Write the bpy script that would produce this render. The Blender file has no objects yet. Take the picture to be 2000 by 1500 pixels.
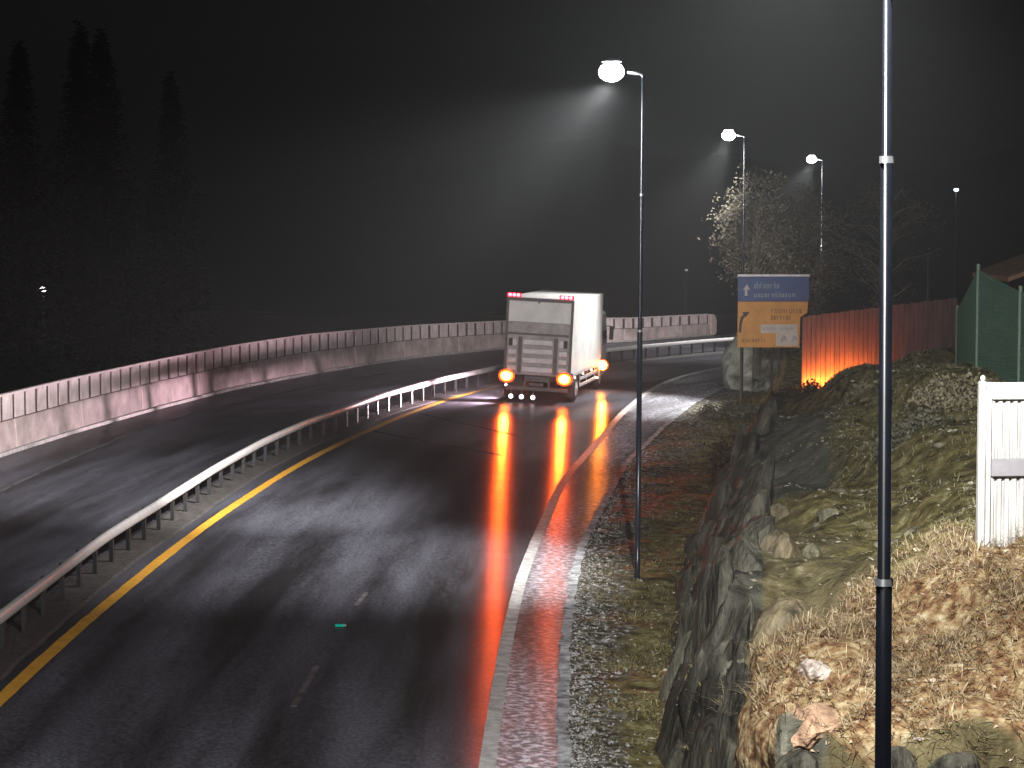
import bpy, math, random
import numpy as np
from mathutils import Vector, Matrix, noise
from math import radians as R, sin, cos, pi
random.seed(7)
scene = bpy.context.scene
col = scene.collection

# ------------------------------------------------------------------ camera
cam = bpy.data.cameras.new('camera'); cam.lens = 80.1; cam.sensor_width = 36.0
cam.clip_start = 0.5; cam.clip_end = 2000
co = bpy.data.objects.new('camera', cam); col.objects.link(co)
co.location = (0, 0, 6.8)
co.rotation_euler = (R(90) - math.atan(330 / 4450), 0, 0)
scene.camera = co
# ------------------------------------------------------------------ world: night sky
w = bpy.data.worlds.new('World'); scene.world = w; w.use_nodes = True
bg = w.node_tree.nodes['Background']
sky = w.node_tree.nodes.new('ShaderNodeTexSky'); sky.sky_type = 'NISHITA'; sky.sun_disc = False
sky.sun_elevation = R(12); sky.sun_rotation = R(200); sky.dust_density = 4.0; sky.air_density = 1.0
hsv = w.node_tree.nodes.new('ShaderNodeHueSaturation'); hsv.inputs['Saturation'].default_value = 0.35
w.node_tree.links.new(sky.outputs['Color'], hsv.inputs['Color'])
w.node_tree.links.new(hsv.outputs['Color'], bg.inputs['Color'])
bg.inputs['Strength'].default_value = 0.0013
# ------------------------------------------------------------------ exposure / render
vs = scene.view_settings
vs.view_transform = 'Standard'; vs.look = 'None'; vs.exposure = 0.3; vs.gamma = 1.0
cy = scene.cycles
cy.max_bounces = 5; cy.diffuse_bounces = 2; cy.glossy_bounces = 3; cy.volume_bounces = 0
cy.transmission_bounces = 2; cy.transparent_max_bounces = 6
cy.sample_clamp_indirect = 3.0; cy.sample_clamp_direct = 0.0
cy.caustics_reflective = False; cy.caustics_refractive = False
cy.use_denoising = True
LAMP_W = 5200.0

# ------------------------------------------------------------------ helpers
class MB:
    """collects faces and links them as ONE mesh object"""
    def __init__(s): s.v = []; s.f = []; s.sm = []
    def add(s, vs, fs, smooth=False):
        o = len(s.v); s.v += [tuple(p) for p in vs]
        for q in fs: s.f.append(tuple(o + i for i in q)); s.sm.append(smooth)
        return s
    def box(s, x0, x1, y0, y1, z0, z1, b=0.0, M=None):
        if b <= 0:
            vs = [(x, y, z) for z in (z0, z1) for y in (y0, y1) for x in (x0, x1)]
            fs = [(0, 2, 3, 1), (4, 5, 7, 6), (0, 1, 5, 4), (2, 6, 7, 3), (0, 4, 6, 2), (1, 3, 7, 5)]
        else:   # chamfered box: 24 vertices
            X = (x0, x1); Y = (y0, y1); Z = (z0, z1); vs = []; idx = {}
            for i in (0, 1):
                for j in (0, 1):
                    for k in (0, 1):
                        sx, sy, sz = (1 - 2 * i) * b, (1 - 2 * j) * b, (1 - 2 * k) * b
                        for a, p in (('x', (X[i], Y[j] + sy, Z[k] + sz)), ('y', (X[i] + sx, Y[j], Z[k] + sz)), ('z', (X[i] + sx, Y[j] + sy, Z[k]))):
                            idx[(i, j, k, a)] = len(vs); vs.append(p)
            g = lambda i, j, k, a: idx[(i, j, k, a)]
            fs = []
            for i in (0, 1):
                fs.append([g(i, 0, 0, 'x'), g(i, 1, 0, 'x'), g(i, 1, 1, 'x'), g(i, 0, 1, 'x')])
                fs.append([g(0, i, 0, 'y'), g(1, i, 0, 'y'), g(1, i, 1, 'y'), g(0, i, 1, 'y')])
                fs.append([g(0, 0, i, 'z'), g(1, 0, i, 'z'), g(1, 1, i, 'z'), g(0, 1, i, 'z')])
            for i in (0, 1):
                for j in (0, 1):
                    fs.append([g(i, j, 0, 'x'), g(i, j, 1, 'x'), g(i, j, 1, 'y'), g(i, j, 0, 'y')])
                    fs.append([g(i, 0, j, 'x'), g(i, 1, j, 'x'), g(i, 1, j, 'z'), g(i, 0, j, 'z')])
                    fs.append([g(0, i, j, 'y'), g(1, i, j, 'y'), g(1, i, j, 'z'), g(0, i, j, 'z')])
                    for k in (0, 1): fs.append([g(i, j, k, 'x'), g(i, j, k, 'y'), g(i, j, k, 'z')])
        if M is not None: vs = [M @ Vector(p) for p in vs]
        return s.add(vs, fs)
    def tube(s, pts, rad, n=10, cap=True, smooth=True):
        pts = [Vector(p) for p in pts]
        rad = list(rad) if hasattr(rad, '__len__') else [rad] * len(pts)
        vs = []; up = None
        for i, p in enumerate(pts):
            d = (pts[min(i + 1, len(pts) - 1)] - pts[max(i - 1, 0)])
            d = d.normalized() if d.length > 1e-9 else Vector((0, 0, 1))
            if up is None or abs(up.dot(d)) > .95: up = Vector((0, 1, 0)) if abs(d.y) < .8 else Vector((1, 0, 0))
            a = d.cross(up).normalized(); b = d.cross(a)
            up = up - d * up.dot(d); up.normalize()
            for k in range(n):
                t = 2 * pi * k / n; vs.append(p + (a * cos(t) + b * sin(t)) * rad[i])
        fs = [(i * n + k, i * n + (k + 1) % n, (i + 1) * n + (k + 1) % n, (i + 1) * n + k) for i in range(len(pts) - 1) for k in range(n)]
        s.add(vs, fs, smooth)
        if cap:
            o = len(s.v) - len(vs)
            s.f.append(tuple(o + k for k in range(n))); s.sm.append(False)
            s.f.append(tuple(o + (len(pts) - 1) * n + k for k in range(n))); s.sm.append(False)
        return s
    def ell(s, c, r, nu=14, nv=9, M=None, lo=-90, hi=90):
        vs = []
        for j in range(nv + 1):
            t = R(lo + (hi - lo) * j / nv)
            for i in range(nu):
                a = 2 * pi * i / nu
                p = Vector((r[0] * cos(t) * cos(a), r[1] * cos(t) * sin(a), r[2] * sin(t)))
                if M is not None: p = M @ p
                vs.append(p + Vector(c))
        fs = [(j * nu + i, j * nu + (i + 1) % nu, (j + 1) * nu + (i + 1) % nu, (j + 1) * nu + i) for j in range(nv) for i in range(nu)]
        return s.add(vs, fs, True)
    def prism(s, poly, y0, y1, M=None):     # polygon in x,z extruded along y
        n = len(poly); vs = [(x, y, z) for y in (y0, y1) for x, z in poly]
        if M is not None: vs = [M @ Vector(p) for p in vs]
        fs = [tuple(range(n)), tuple(range(2 * n - 1, n - 1, -1))] + [(i, (i + 1) % n, n + (i + 1) % n, n + i) for i in range(n)]
        return s.add(vs, fs)
    def loft(s, secs, close=False, cap=True, smooth=False):
        n = len(secs[0]); vs = [p for q in secs for p in q]; m = n if close else n - 1
        fs = [(i * n + k, i * n + (k + 1) % n, (i + 1) * n + (k + 1) % n, (i + 1) * n + k) for i in range(len(secs) - 1) for k in range(m)]
        o = len(s.v); s.add(vs, fs, smooth)
        if close and cap:
            s.f.append(tuple(o + k for k in range(n))); s.sm.append(False)
            s.f.append(tuple(o + (len(secs) - 1) * n + k for k in range(n))); s.sm.append(False)
        return s
    def build(s, name, mat, parent=None, world=False):
        v = s.v
        if world and parent is not None:
            L = parent.location; v = [(p[0] - L[0], p[1] - L[1], p[2] - L[2]) for p in v]
        me = bpy.data.meshes.new(name); me.from_pydata(v, [], s.f); me.update()
        for p, q in zip(me.polygons, s.sm): p.use_smooth = q
        if mat: me.materials.append(mat)
        o = bpy.data.objects.new(name, me); col.objects.link(o)
        if parent is not None: o.parent = parent
        return o

def tag(o, label=None, cat=None, group=None, kind=None):
    if label: o['label'] = label
    if cat: o['category'] = cat
    if group: o['group'] = group
    if kind: o['kind'] = kind
    return o
def empty(name, loc=(0, 0, 0), M=None):
    o = bpy.data.objects.new(name, None); col.objects.link(o); o.empty_display_size = .3
    o.location = loc
    if M is not None: o.matrix_basis = M
    return o
def copy_tree(o, parent=None):
    c = o.copy(); col.objects.link(c)
    if parent is not None: c.parent = parent
    for ch in list(o.children): copy_tree(ch, c)
    return c
def lerp(a, b, t): return a + (b - a) * t
def sstep(a, b, x):
    t = min(1, max(0, (x - a) / (b - a))); return t * t * (3 - 2 * t)
def fbm(x, y, z=0., o=4): return noise.fractal(Vector((x, y, z)), 1.0, 2.1, o, noise_basis='PERLIN_ORIGINAL')

# ------------------------------------------------------------------ materials
def mat(name, color=(.5, .5, .5), rough=.6, metal=0., spec=.5, var=0., scale=6., bump=0., bscale=30., stretch=None, c2=None):
    m = bpy.data.materials.new(name); m.use_nodes = True
    nt = m.node_tree; N = nt.nodes; L = nt.links; P = N['Principled BSDF']
    P.inputs['Base Color'].default_value = (*color, 1); P.inputs['Roughness'].default_value = rough
    P.inputs['Metallic'].default_value = metal; P.inputs['Specular IOR Level'].default_value = spec
    tc = N.new('ShaderNodeTexCoord'); src = tc.outputs['Object']
    if stretch:
        mp = N.new('ShaderNodeMapping'); mp.inputs['Scale'].default_value = stretch
        L.new(src, mp.inputs['Vector']); src = mp.outputs['Vector']
    if var > 0 or c2:
        n = N.new('ShaderNodeTexNoise'); n.inputs['Scale'].default_value = scale; n.inputs['Detail'].default_value = 6; n.inputs['Roughness'].default_value = .65
        L.new(src, n.inputs['Vector'])
        r = N.new('ShaderNodeValToRGB'); r.color_ramp.elements[0].position = .32; r.color_ramp.elements[1].position = .68
        a = tuple(x * (1 - var) for x in color); b = c2 if c2 else tuple(min(1, x * (1 + var)) for x in color)
        r.color_ramp.elements[0].color = (*a, 1); r.color_ramp.elements[1].color = (*b, 1)
        L.new(n.outputs['Fac'], r.inputs['Fac']); L.new(r.outputs['Color'], P.inputs['Base Color'])
    if bump > 0:
        n2 = N.new('ShaderNodeTexNoise'); n2.inputs['Scale'].default_value = bscale; n2.inputs['Detail'].default_value = 4
        L.new(src, n2.inputs['Vector'])
        bp = N.new('ShaderNodeBump'); bp.inputs['Strength'].default_value = bump; bp.inputs['Distance'].default_value = .05
        L.new(n2.outputs['Fac'], bp.inputs['Height']); L.new(bp.outputs['Normal'], P.inputs['Normal'])
    return m
def emat(name, color, strength):
    m = bpy.data.materials.new(name); m.use_nodes = True; P = m.node_tree.nodes['Principled BSDF']
    P.inputs['Base Color'].default_value = (*[min(1, c * .5) for c in color], 1); P.inputs['Roughness'].default_value = .2
    P.inputs['Emission Color'].default_value = (*color, 1); P.inputs['Emission Strength'].default_value = strength
    return m

# wet asphalt: wheel tracks, puddles and painted sheen bands follow the road through the 'off' (metres right of the yellow line) attribute
def asphalt(name, base, gravel=0.):
    m = bpy.data.materials.new(name); m.use_nodes = True
    nt = m.node_tree; N = nt.nodes; L = nt.links; P = N['Principled BSDF']
    tc = N.new('ShaderNodeTexCoord')
    at = N.new('ShaderNodeAttribute'); at.attribute_name = 'off'; at.attribute_type = 'GEOMETRY'
    sv = N.new('ShaderNodeAttribute'); sv.attribute_name = 'along'; sv.attribute_type = 'GEOMETRY'
    cb = N.new('ShaderNodeCombineXYZ'); L.new(at.outputs['Fac'], cb.inputs['X']); L.new(sv.outputs['Fac'], cb.inputs['Y'])
    mp = N.new('ShaderNodeMapping'); mp.inputs['Scale'].default_value = (1.0, .09, 1); L.new(cb.outputs['Vector'], mp.inputs['Vector'])
    tr = N.new('ShaderNodeTexNoise'); tr.inputs['Scale'].default_value = .95; tr.inputs['Detail'].default_value = 5; L.new(mp.outputs['Vector'], tr.inputs['Vector'])
    fine = N.new('ShaderNodeTexNoise'); fine.inputs['Scale'].default_value = 16 - gravel * 8; fine.inputs['Detail'].default_value = 4; fine.inputs['Roughness'].default_value = .6
    L.new(tc.outputs['Object'], fine.inputs['Vector'])
    patch = N.new('ShaderNodeTexNoise'); patch.inputs['Scale'].default_value = .8; patch.inputs['Detail'].default_value = 6; patch.inputs['Roughness'].default_value = .7
    L.new(tc.outputs['Object'], patch.inputs['Vector'])
    r = N.new('ShaderNodeValToRGB'); r.color_ramp.elements[0].position = .42 + gravel * .03; r.color_ramp.elements[1].position = .72 - gravel * .1
    r.color_ramp.elements[0].color = (*[c * .6 for c in base], 1); r.color_ramp.elements[1].color = (*[c * (1.7 + gravel * 1.2) for c in base], 1)
    L.new(fine.outputs['Fac'], r.inputs['Fac'])
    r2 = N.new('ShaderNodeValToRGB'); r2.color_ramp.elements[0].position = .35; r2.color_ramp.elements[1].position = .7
    r2.color_ramp.elements[0].color = (.42, .41, .40, 1); r2.color_ramp.elements[1].color = (2.2, 2.25, 2.5, 1)  # pale bands: salt residue plus road sheen painted into the colour
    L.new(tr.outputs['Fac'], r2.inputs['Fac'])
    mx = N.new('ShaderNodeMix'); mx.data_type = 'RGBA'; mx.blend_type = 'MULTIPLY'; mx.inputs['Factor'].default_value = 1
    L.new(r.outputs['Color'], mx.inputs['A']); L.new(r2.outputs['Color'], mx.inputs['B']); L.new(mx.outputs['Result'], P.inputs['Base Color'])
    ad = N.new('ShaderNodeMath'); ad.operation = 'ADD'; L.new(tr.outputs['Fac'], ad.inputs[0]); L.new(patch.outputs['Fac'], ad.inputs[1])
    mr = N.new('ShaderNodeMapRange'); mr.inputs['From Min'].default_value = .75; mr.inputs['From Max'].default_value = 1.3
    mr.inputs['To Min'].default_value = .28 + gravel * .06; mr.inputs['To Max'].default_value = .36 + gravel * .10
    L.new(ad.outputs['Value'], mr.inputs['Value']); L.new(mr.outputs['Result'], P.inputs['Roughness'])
    P.inputs['IOR'].default_value = 1.36
    if True:      # the rolled surface scatters far more along the lane than across it
        tg = N.new('ShaderNodeCombineXYZ'); tg.inputs['X'].default_value = .0; tg.inputs['Y'].default_value = 1; L.new(tg.outputs['Vector'], P.inputs['Tangent'])
        P.inputs['Anisotropic'].default_value = .9
    bp = N.new('ShaderNodeBump'); bp.inputs['Strength'].default_value = .07 + gravel * .07; bp.inputs['Distance'].default_value = .012 + gravel * .03
    L.new(fine.outputs['Fac'], bp.inputs['Height']); L.new(bp.outputs['Normal'], P.inputs['Normal'])
    return m
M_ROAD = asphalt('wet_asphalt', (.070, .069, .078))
M_SHOULDER = asphalt('wet_gravelly_shoulder', (.19, .188, .20), 1.0)
M_WHITE = mat('worn_white_paint', (.55, .55, .55), .75, spec=.15, var=.35, scale=5, c2=(.75, .75, .75))
M_FAINT = mat('very_worn_white_paint', (.10, .10, .105), .8, spec=.1, var=.6, scale=2.5, c2=(.16, .16, .17))
M_YELLOW = mat('wet_yellow_paint', (.85, .42, .045), .45, var=.16, scale=3)
M_GALV = mat('galvanised_steel', (.86, .83, .84), .4, metal=.15, var=.08, scale=4)
M_POST = mat('dull_galvanised_steel', (.06, .06, .064), .5, metal=.4, var=.3, scale=8)
M_LAMPPOLE = mat('painted_lamp_pole', (.018, .022, .033), .24, var=.25, scale=5)
M_CONC = mat('concrete_with_pink_light', (.52, .39, .39), .7, var=.4, scale=1.1, bump=.3, bscale=14, c2=(.72, .58, .58))  # reddish light on the wall is put into this pink base colour
M_PANEL = mat('panel_with_pink_light', (.78, .60, .63), .6, var=.25, scale=2.2, bump=.2, bscale=18, c2=(.9, .76, .78))  # same pink light painted into the panels
M_DARKGAP = mat('dark_panel_backing', (.10, .055, .06), .8)
M_STREAK = mat('lime_streaked_joint', (.75, .6, .58), .7, var=.2, scale=6)
M_KERB = mat('wet_kerb_stone', (.42, .39, .39), .5, var=.4, scale=5)

# ------------------------------------------------------------------ ground shape (metres; x right, y away from the camera)
RY = [10, 25, 31.56, 38.3, 47.3, 55.8, 65.3, 70.3, 77.1, 84.0, 90, 96, 102, 108, 114, 120, 130, 140]
RX = [-7.2, -7.25, -7.2, -7.13, -6.85, -6.31, -5.53, -4.76, -3.71, -2.37, -0.7, 1.3, 3.7, 6.5, 9.6, 13.0, 19.5, 27]
Yg = np.arange(10, 140.1, 1.0); Xg = np.interp(Yg, RY, RX)
for _ in range(30): Xg[1:-1] = (Xg[:-2] + 2 * Xg[1:-1] + Xg[2:]) / 4
def xref(Y): return float(np.interp(Y, Yg, Xg))
def surf(x, y): return -0.0003 * max(0, min(y, 125) - 80) ** 2 - 0.05 * (x - xref(y))
YELLOW = [(-7.19, 12), (-7.2, 25), (-7.19, 31.56), (-7.2, 34.78), (-7.13, 38.3), (-7.02, 42.4), (-6.85, 47.24), (-6.6, 51.92), (-6.31, 55.83), (-5.97, 60.33), (-5.43, 65.3), (-4.76, 70.25), (-3.7, 77.08), (-2.37, 83.99), (-0.6, 91), (1.2, 96.5), (4.0, 103)]
WHITE = [(-0.42, 14), (-0.4, 24), (-0.33, 29.07), (-0.22, 33.21), (-0.13, 37.06), (0.0, 40.18), (0.17, 44.48), (0.56, 50.31), (1.39, 61.44), (2.06, 66.68), (2.89, 73.12), (3.89, 81.35), (5.0, 88.73), (5.77, 93.17), (6.64, 97.56), (8.1, 102.72), (9.97, 108.0), (13, 113), (17, 118)]
RAIL = [(-7.9, 16), (-7.88, 25), (-7.83, 34.49), (-7.8, 39.7), (-7.76, 43.34), (-7.57, 46.92), (-7.19, 55.01), (-6.74, 61.34), (-6.0, 67.77), (-5.75, 69.03), (-4.37, 77.58), (-2.47, 85.67), (-0.72, 91.78), (4.04, 105.62), (5.4, 108.5), (6.9, 111.6), (10.0, 117.8), (13.5, 124)]
WALL = [(-14.3, 50), (-13.65, 60.45), (-12.9, 67.35), (-11.83, 74.82), (-10.33, 83.34), (-8.27, 91.75), (-5.6, 100.6), (-4.2, 104.69), (0.3, 114.5), (4.67, 121.99), (9.42, 128.81), (11.6, 131.8)]
LLINE = [(-12.3, 40), (-12.2, 48), (-12.12, 53.52), (-11.78, 61.65), (-11.05, 69.82), (-10.2, 75.82), (-7.75, 85.96), (-5, 95)]
SHOULDER = [(.62, 8), (.63, 20), (0.67, 29.27), (0.82, 36.06), (1.02, 40.78), (1.42, 48.34), (2.12, 55.18), (3.4, 66.84), (4.19, 71.44), (5.31, 78.43), (6.86, 86.92), (9.01, 96.34), (12.5, 106), (17, 114), (30, 130)]
LANE = [(-3.14, 31.29), (-3.06, 34.31), (-2.95, 38.0), (-2.75, 41.59), (-2.2, 48.6), (-1.31, 57.82), (-0.23, 67.5), (1.39, 76.84)]
def resample(pts, step, sm=3):
    P = np.array(pts, float); d = np.r_[0, np.cumsum(np.hypot(*np.diff(P, axis=0).T))]
    s = np.arange(0, d[-1], step); Q = np.c_[np.interp(s, d, P[:, 0]), np.interp(s, d, P[:, 1])]
    k = max(1, int(4 / step))
    for _ in range(sm * k):
        Q[1:-1] = (Q[:-2] + 2 * Q[1:-1] + Q[2:]) / 4
    return Q
def normals(Q):
    T = np.gradient(Q, axis=0); T /= np.linalg.norm(T, axis=1)[:, None]
    return T, np.c_[T[:, 1], -T[:, 0]]        # tangent, right-hand normal
SH = np.array(SHOULDER)
def edge(Y): return float(np.interp(Y, SH[:, 1], SH[:, 0]))

def grid_obj(name, rows, mat, attrs=None, smooth=True):
    nr, nc = len(rows), len(rows[0]); v = [p for r in rows for p in r]
    f = [(i * nc + j, i * nc + j + 1, (i + 1) * nc + j + 1, (i + 1) * nc + j) for i in range(nr - 1) for j in range(nc - 1)]
    me = bpy.data.meshes.new(name); me.from_pydata(v, [], f); me.update()
    for p in me.polygons: p.use_smooth = smooth
    if attrs:
        for k, d in attrs.items():
            a = me.attributes.new(k, 'FLOAT', 'POINT'); a.data.foreach_set('value', np.array(d, np.float32))
    me.materials.append(mat)
    o = bpy.data.objects.new(name, me); col.objects.link(o); return o

M_GROUND = mat('dark_ground', (.010, .011, .008), .9, var=.5, scale=.3)
g = MB()
g.add([(-900, -200, -3.2), (900, -200, -3.2), (900, 1400, -3.2), (-900, 1400, -3.2)], [(0, 1, 2, 3)])
tag(g.build('ground', M_GROUND), kind='structure')
# road surface
rows = []; off = []; alg = []
Ys = list(np.arange(10, 140, 1.0))
for Y in Ys:
    x0 = xref(Y); xl = x0 - 9.2; xr = edge(Y) + .05
    r = []
    for j in range(25):
        x = lerp(xl, xr, j / 24); r.append((x, Y, surf(x, Y))); off.append(x - x0); alg.append(Y)
    rows.append(r)
tag(grid_obj('road', rows, M_ROAD, dict(off=off, along=alg)), kind='structure')
# gravelly shoulder between the white edge line and the verge
Wq = resample(WHITE, .5)
rows = []; off = []; alg = []
for Y in np.arange(12, 112, .7):
    xa = float(np.interp(Y, Wq[:, 1], Wq[:, 0])) + .02; xb = edge(Y) + .03 + .10 * noise.noise(Vector((Y * .9, 3, 1)))
    r = []
    for j in range(7):
        x = lerp(xa, xb, j / 6); r.append((x, Y, surf(x, Y) + .004)); off.append(x - xref(Y)); alg.append(Y)
    rows.append(r)
tag(grid_obj('road_shoulder', rows, M_SHOULDER, dict(off=off, along=alg)), kind='structure')
def strip(name, pts, width, mat, dz, y0=None, y1=None, step=.5, ragged=0.):
    Q = resample(pts, step); T, Nn = normals(Q); m = MB(); sec = []
    for q, n in zip(Q, Nn):
        if y0 is not None and q[1] < y0: continue
        if y1 is not None and q[1] > y1: break
        w = width / 2; a = w + ragged * noise.noise(Vector((q[1] * 2.3, 1, 0))); b = w + ragged * noise.noise(Vector((q[1] * 2.3, 9, 0)))
        p0 = q - n * a; p1 = q + n * b
        sec.append([(p0[0], p0[1], surf(*p0) + dz), (p1[0], p1[1], surf(*p1) + dz)])
    m.loft(sec); return m.build(name, mat)
tag(strip('yellow_edge_line', YELLOW, .22, M_YELLOW, .008, ragged=.02), kind='structure')
tag(strip('white_edge_line', WHITE, .22, M_WHITE, .012, ragged=.015), kind='structure')
tag(strip('pale_verge_strip', SHOULDER, .17, mat('pale_wet_kerb_strip', (.30, .31, .34), .9, spec=.04, var=.6, scale=4, c2=(.78, .8, .85)), .014, y0=20, y1=100, ragged=.09), kind='structure')
tag(strip('far_edge_line', LLINE, .13, M_FAINT, .008, ragged=.03), kind='structure')
m = MB()
LQ = resample(LANE, .25); LT, LN = normals(LQ)
for a, b in ((31.8, 35.2), (40.3, 42.2)):
    sec = []
    for q, n in zip(LQ, LN):
        if a <= q[1] <= b:
            p0, p1 = q - n * .045, q + n * .045; sec.append([(p0[0], p0[1], surf(*p0) + .008), (p1[0], p1[1], surf(*p1) + .008)])
    if len(sec) > 1: m.loft(sec)
tag(m.build('lane_line', M_FAINT), kind='structure')
# tar seams that cross the lane behind the lorry
m = MB()
for (xa, ya, xb, yb) in ((-4.4, 71.5, -.3, 66.5), (-3.2, 78, .1, 72.4)):
    sec = []
    for i in range(12):
        t = i / 11; x = lerp(xa, xb, t); y = lerp(ya, yb, t) + .06 * noise.noise(Vector((t * 9, xa, 0)))
        sec.append([(x, y, surf(x, y) + .007), (x + .02, y + .22, surf(x, y + .22) + .007)])
    m.loft(sec)
tag(m.build('road_seam', mat('pale_road_seam', (.10, .095, .10), .9, spec=.0, var=.5, scale=3)), kind='structure')

# ------------------------------------------------------------------ hillside with the rock cutting
XF = np.array([(8, 2.0), (20, 2.0), (24, 2.0), (30, 2.02), (45, 3.29), (60, 5.46), (75, 8.1), (90, 9.9), (110, 17), (140, 40)], float)
XT = np.array([(8, 2.5), (20, 2.55), (24, 2.65), (30, 2.93), (45, 4.75), (60, 6.7), (75, 8.9), (90, 10.9), (110, 19), (140, 43)], float)
CP = np.array([(5.3, 24.9, 3.38), (5.6, 24.85, 3.4), (6, 24.9, 3.45), (7, 25.2, 3.55), (4.75, 25.2, 3.0), (5.2, 26.2, 3.1), (2.61, 22, 1.95), (3.0, 22, 1.85), (3.92, 21.8, 1.86), (4.9, 21.8, 1.88), (3.66, 23, 2.21), (4.54, 23.5, 2.38), (5.56, 24.5, 2.5), (3.49, 24, 2.4), (5.3, 26, 2.95), (5.89, 26, 3.05), (4.42, 26, 2.6),
  (2.95, 27, 1.2), (2.97, 29, 1.5), (3.56, 28, 1.55), (3.06, 30, 2.05), (4.22, 31, 2.04), (5.23, 33, 2.1), (6.51, 36, 2.5), (6.64, 33, 2.86), (4.78, 45, 1.32), (5.57, 44, 1.54), (7.27, 46, 2.35), (8.05, 42, 3.02), (8.92, 44, 3.44),
  (8.09, 56, 1.63), (6.77, 60, 1.2), (9.14, 58, 2.89), (9.37, 52, 3.3), (9.53, 47, 3.63), (10.36, 46, 3.7), (9.67, 66, 1.6), (9.09, 72, 1.1), (9.46, 75, 1.0), (12, 75, 1.1), (15, 75, 2.4), (12, 66, 2.2), (11.5, 60, 3.2),
  (11, 90, 1.2), (14, 95, 1.6), (18, 95, 2.6), (20, 110, 1.5), (30, 110, 3), (40, 140, 3), (25, 75, 4.5), (20, 55, 5), (16, 45, 4.6), (13, 36, 4.4), (10, 28, 4.0), (9, 22, 3.0), (15, 20, 4), (40, 60, 6), (40, 20, 6), (12, 40, 3.9), (6.0, 38, 1.95), (4.0, 37, 1.5), (7.2, 27.5, 3.3), (7.5, 30, 3.2)], float)
def upper(x, y):
    d2 = ((CP[:, 0] - x) * 1.25) ** 2 + ((CP[:, 1] - y) * .5) ** 2 + .05
    wt = d2 ** -1.9
    return float((wt * CP[:, 2]).sum() / wt.sum())
ROCKN = lambda x, y, z: noise.noise(Vector((x, y, z)))
def hill(x, y):
    """height of the verge, the rock step and the slope above it (without small relief)"""
    e = edge(y); xf = float(np.interp(y, XF[:, 0], XF[:, 1])); xt = float(np.interp(y, XT[:, 0], XT[:, 1]))
    z0 = surf(e, y) - .02
    zf = z0 - .10 + .12 * noise.noise(Vector((y * .25, 4, 0)))
    if x <= xf: return lerp(z0, zf, sstep(e, xf, x))
    zt = upper(max(x, xt), y)
    if y < 22.2: zt = lerp(-.7, zt, sstep(21.1 + .35 * noise.noise(Vector((x * 1.3, 7, 0))), 21.75 + .35 * noise.noise(Vector((x * 1.3, 2, 0))), y))
    if x >= xt: return zt
    t = (x - xf) / (xt - xf)
    tt = lerp(t, sstep(0, 1, t), .6)
    return lerp(zf, zt, tt)
Yh = list(np.arange(10, 21, .5)) + list(np.arange(21, 27, .055)) + list(np.arange(27, 40, .12)) + list(np.arange(40, 62, .22)) + list(np.arange(62, 100, .5)) + list(np.arange(100, 141, 2))
rows = []; rock = []; dry = []; grav = []; bare_a = []; slab = []
for Y in Yh:
    e = edge(Y); xf = float(np.interp(Y, XF[:, 0], XF[:, 1])); xt = float(np.interp(Y, XT[:, 0], XT[:, 1]))
    xs = list(np.linspace(e - .25, xf, 20, endpoint=False)) + list(np.linspace(xf, xt, 26, endpoint=False)) + list(xt + (np.linspace(0, 1, 66) ** 1.9) * (62 - xt))
    r = []
    for k, x in enumerate(xs):
        z = hill(x, Y)
        in_step = sstep(xf - .2, xf + .15, x) * (1 - sstep(xt + .1, xt + .7, x)) * (1 - sstep(66, 76, Y))
        front = (1 - sstep(21.6, 22.1, Y)) * sstep(20.8, 21.2, Y) * (x > xf)
        rk = in_step
        bare = sstep(26.2, 27.5, Y) * (1 - sstep(36, 43, Y)) * (1 - sstep(4.3, 5.2, x + (fbm(x, Y, 3) * .8))) * (x > xf)
        bare = max(bare, front)
        a = .05 * fbm(x * 1.4, Y * .9) + .12 * fbm(x * .35, Y * .25, 5)
        a += (x > xf) * (.09 * fbm(x * 3.2, Y * 2.2, 9, 3) + (.05 * fbm(x * 9, Y * 6, 1, 2)))
        if x > xt: a -= .55 * math.exp(-((Y - 41 - .4 * (x - 5)) / 1.0) ** 2) * (1 - sstep(5.2, 6.4, x))
        a *= sstep(e, e + .5, x)
        dx = dy = 0.
        if rk > .01 or bare > .01:
            q = max(rk, bare * .55)
            rid = 1 - abs(noise.noise(Vector((x * 1.1, Y * .55, z * .35)))) * 2
            dx = q * (.22 * ROCKN(x * .9, Y * .8, z * .9) + .10 * rid * ROCKN(Y * .7, z * 2, 4) + .09 * fbm(x * 3, Y * 2, z * 2))
            dy = q * (.30 * ROCKN(x * 1.6 + 9, Y * .5, z * .5) + .12 * fbm(x * 3 + 4, Y * 2, z * 3))
            a += q * (.16 * ROCKN(x * 1.7, Y * .8, 8) + .07 * fbm(x * 4, Y * 3, 2))
        r.append((x + dx, Y + dy, z + a if k else z - .15))
        n_ = fbm(x * 1.1, Y * .8, 11) * .35
        rock.append(min(1, rk)); bare_a.append(min(1, bare)); slab.append((x > xt) * sstep(42, 43.5, Y + n_) * (1 - sstep(56, 60, Y + n_ * 3)) * (1 - sstep(.105, .14, (x / Y) - .02 + n_ * .02)))
        d_ = (1 - sstep(25.6, 27.3, Y + n_ * 2)) * sstep(21.5, 21.9, Y) * (x > xf)
        dry.append(min(1, max(0, d_)))
        gz = (1 - sstep(e + .35, xf - .1, x + n_ * .9)) 
        grav.append(max(0, gz) * (1 if Y > 8 else 0))
    rows.append(r)
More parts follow.
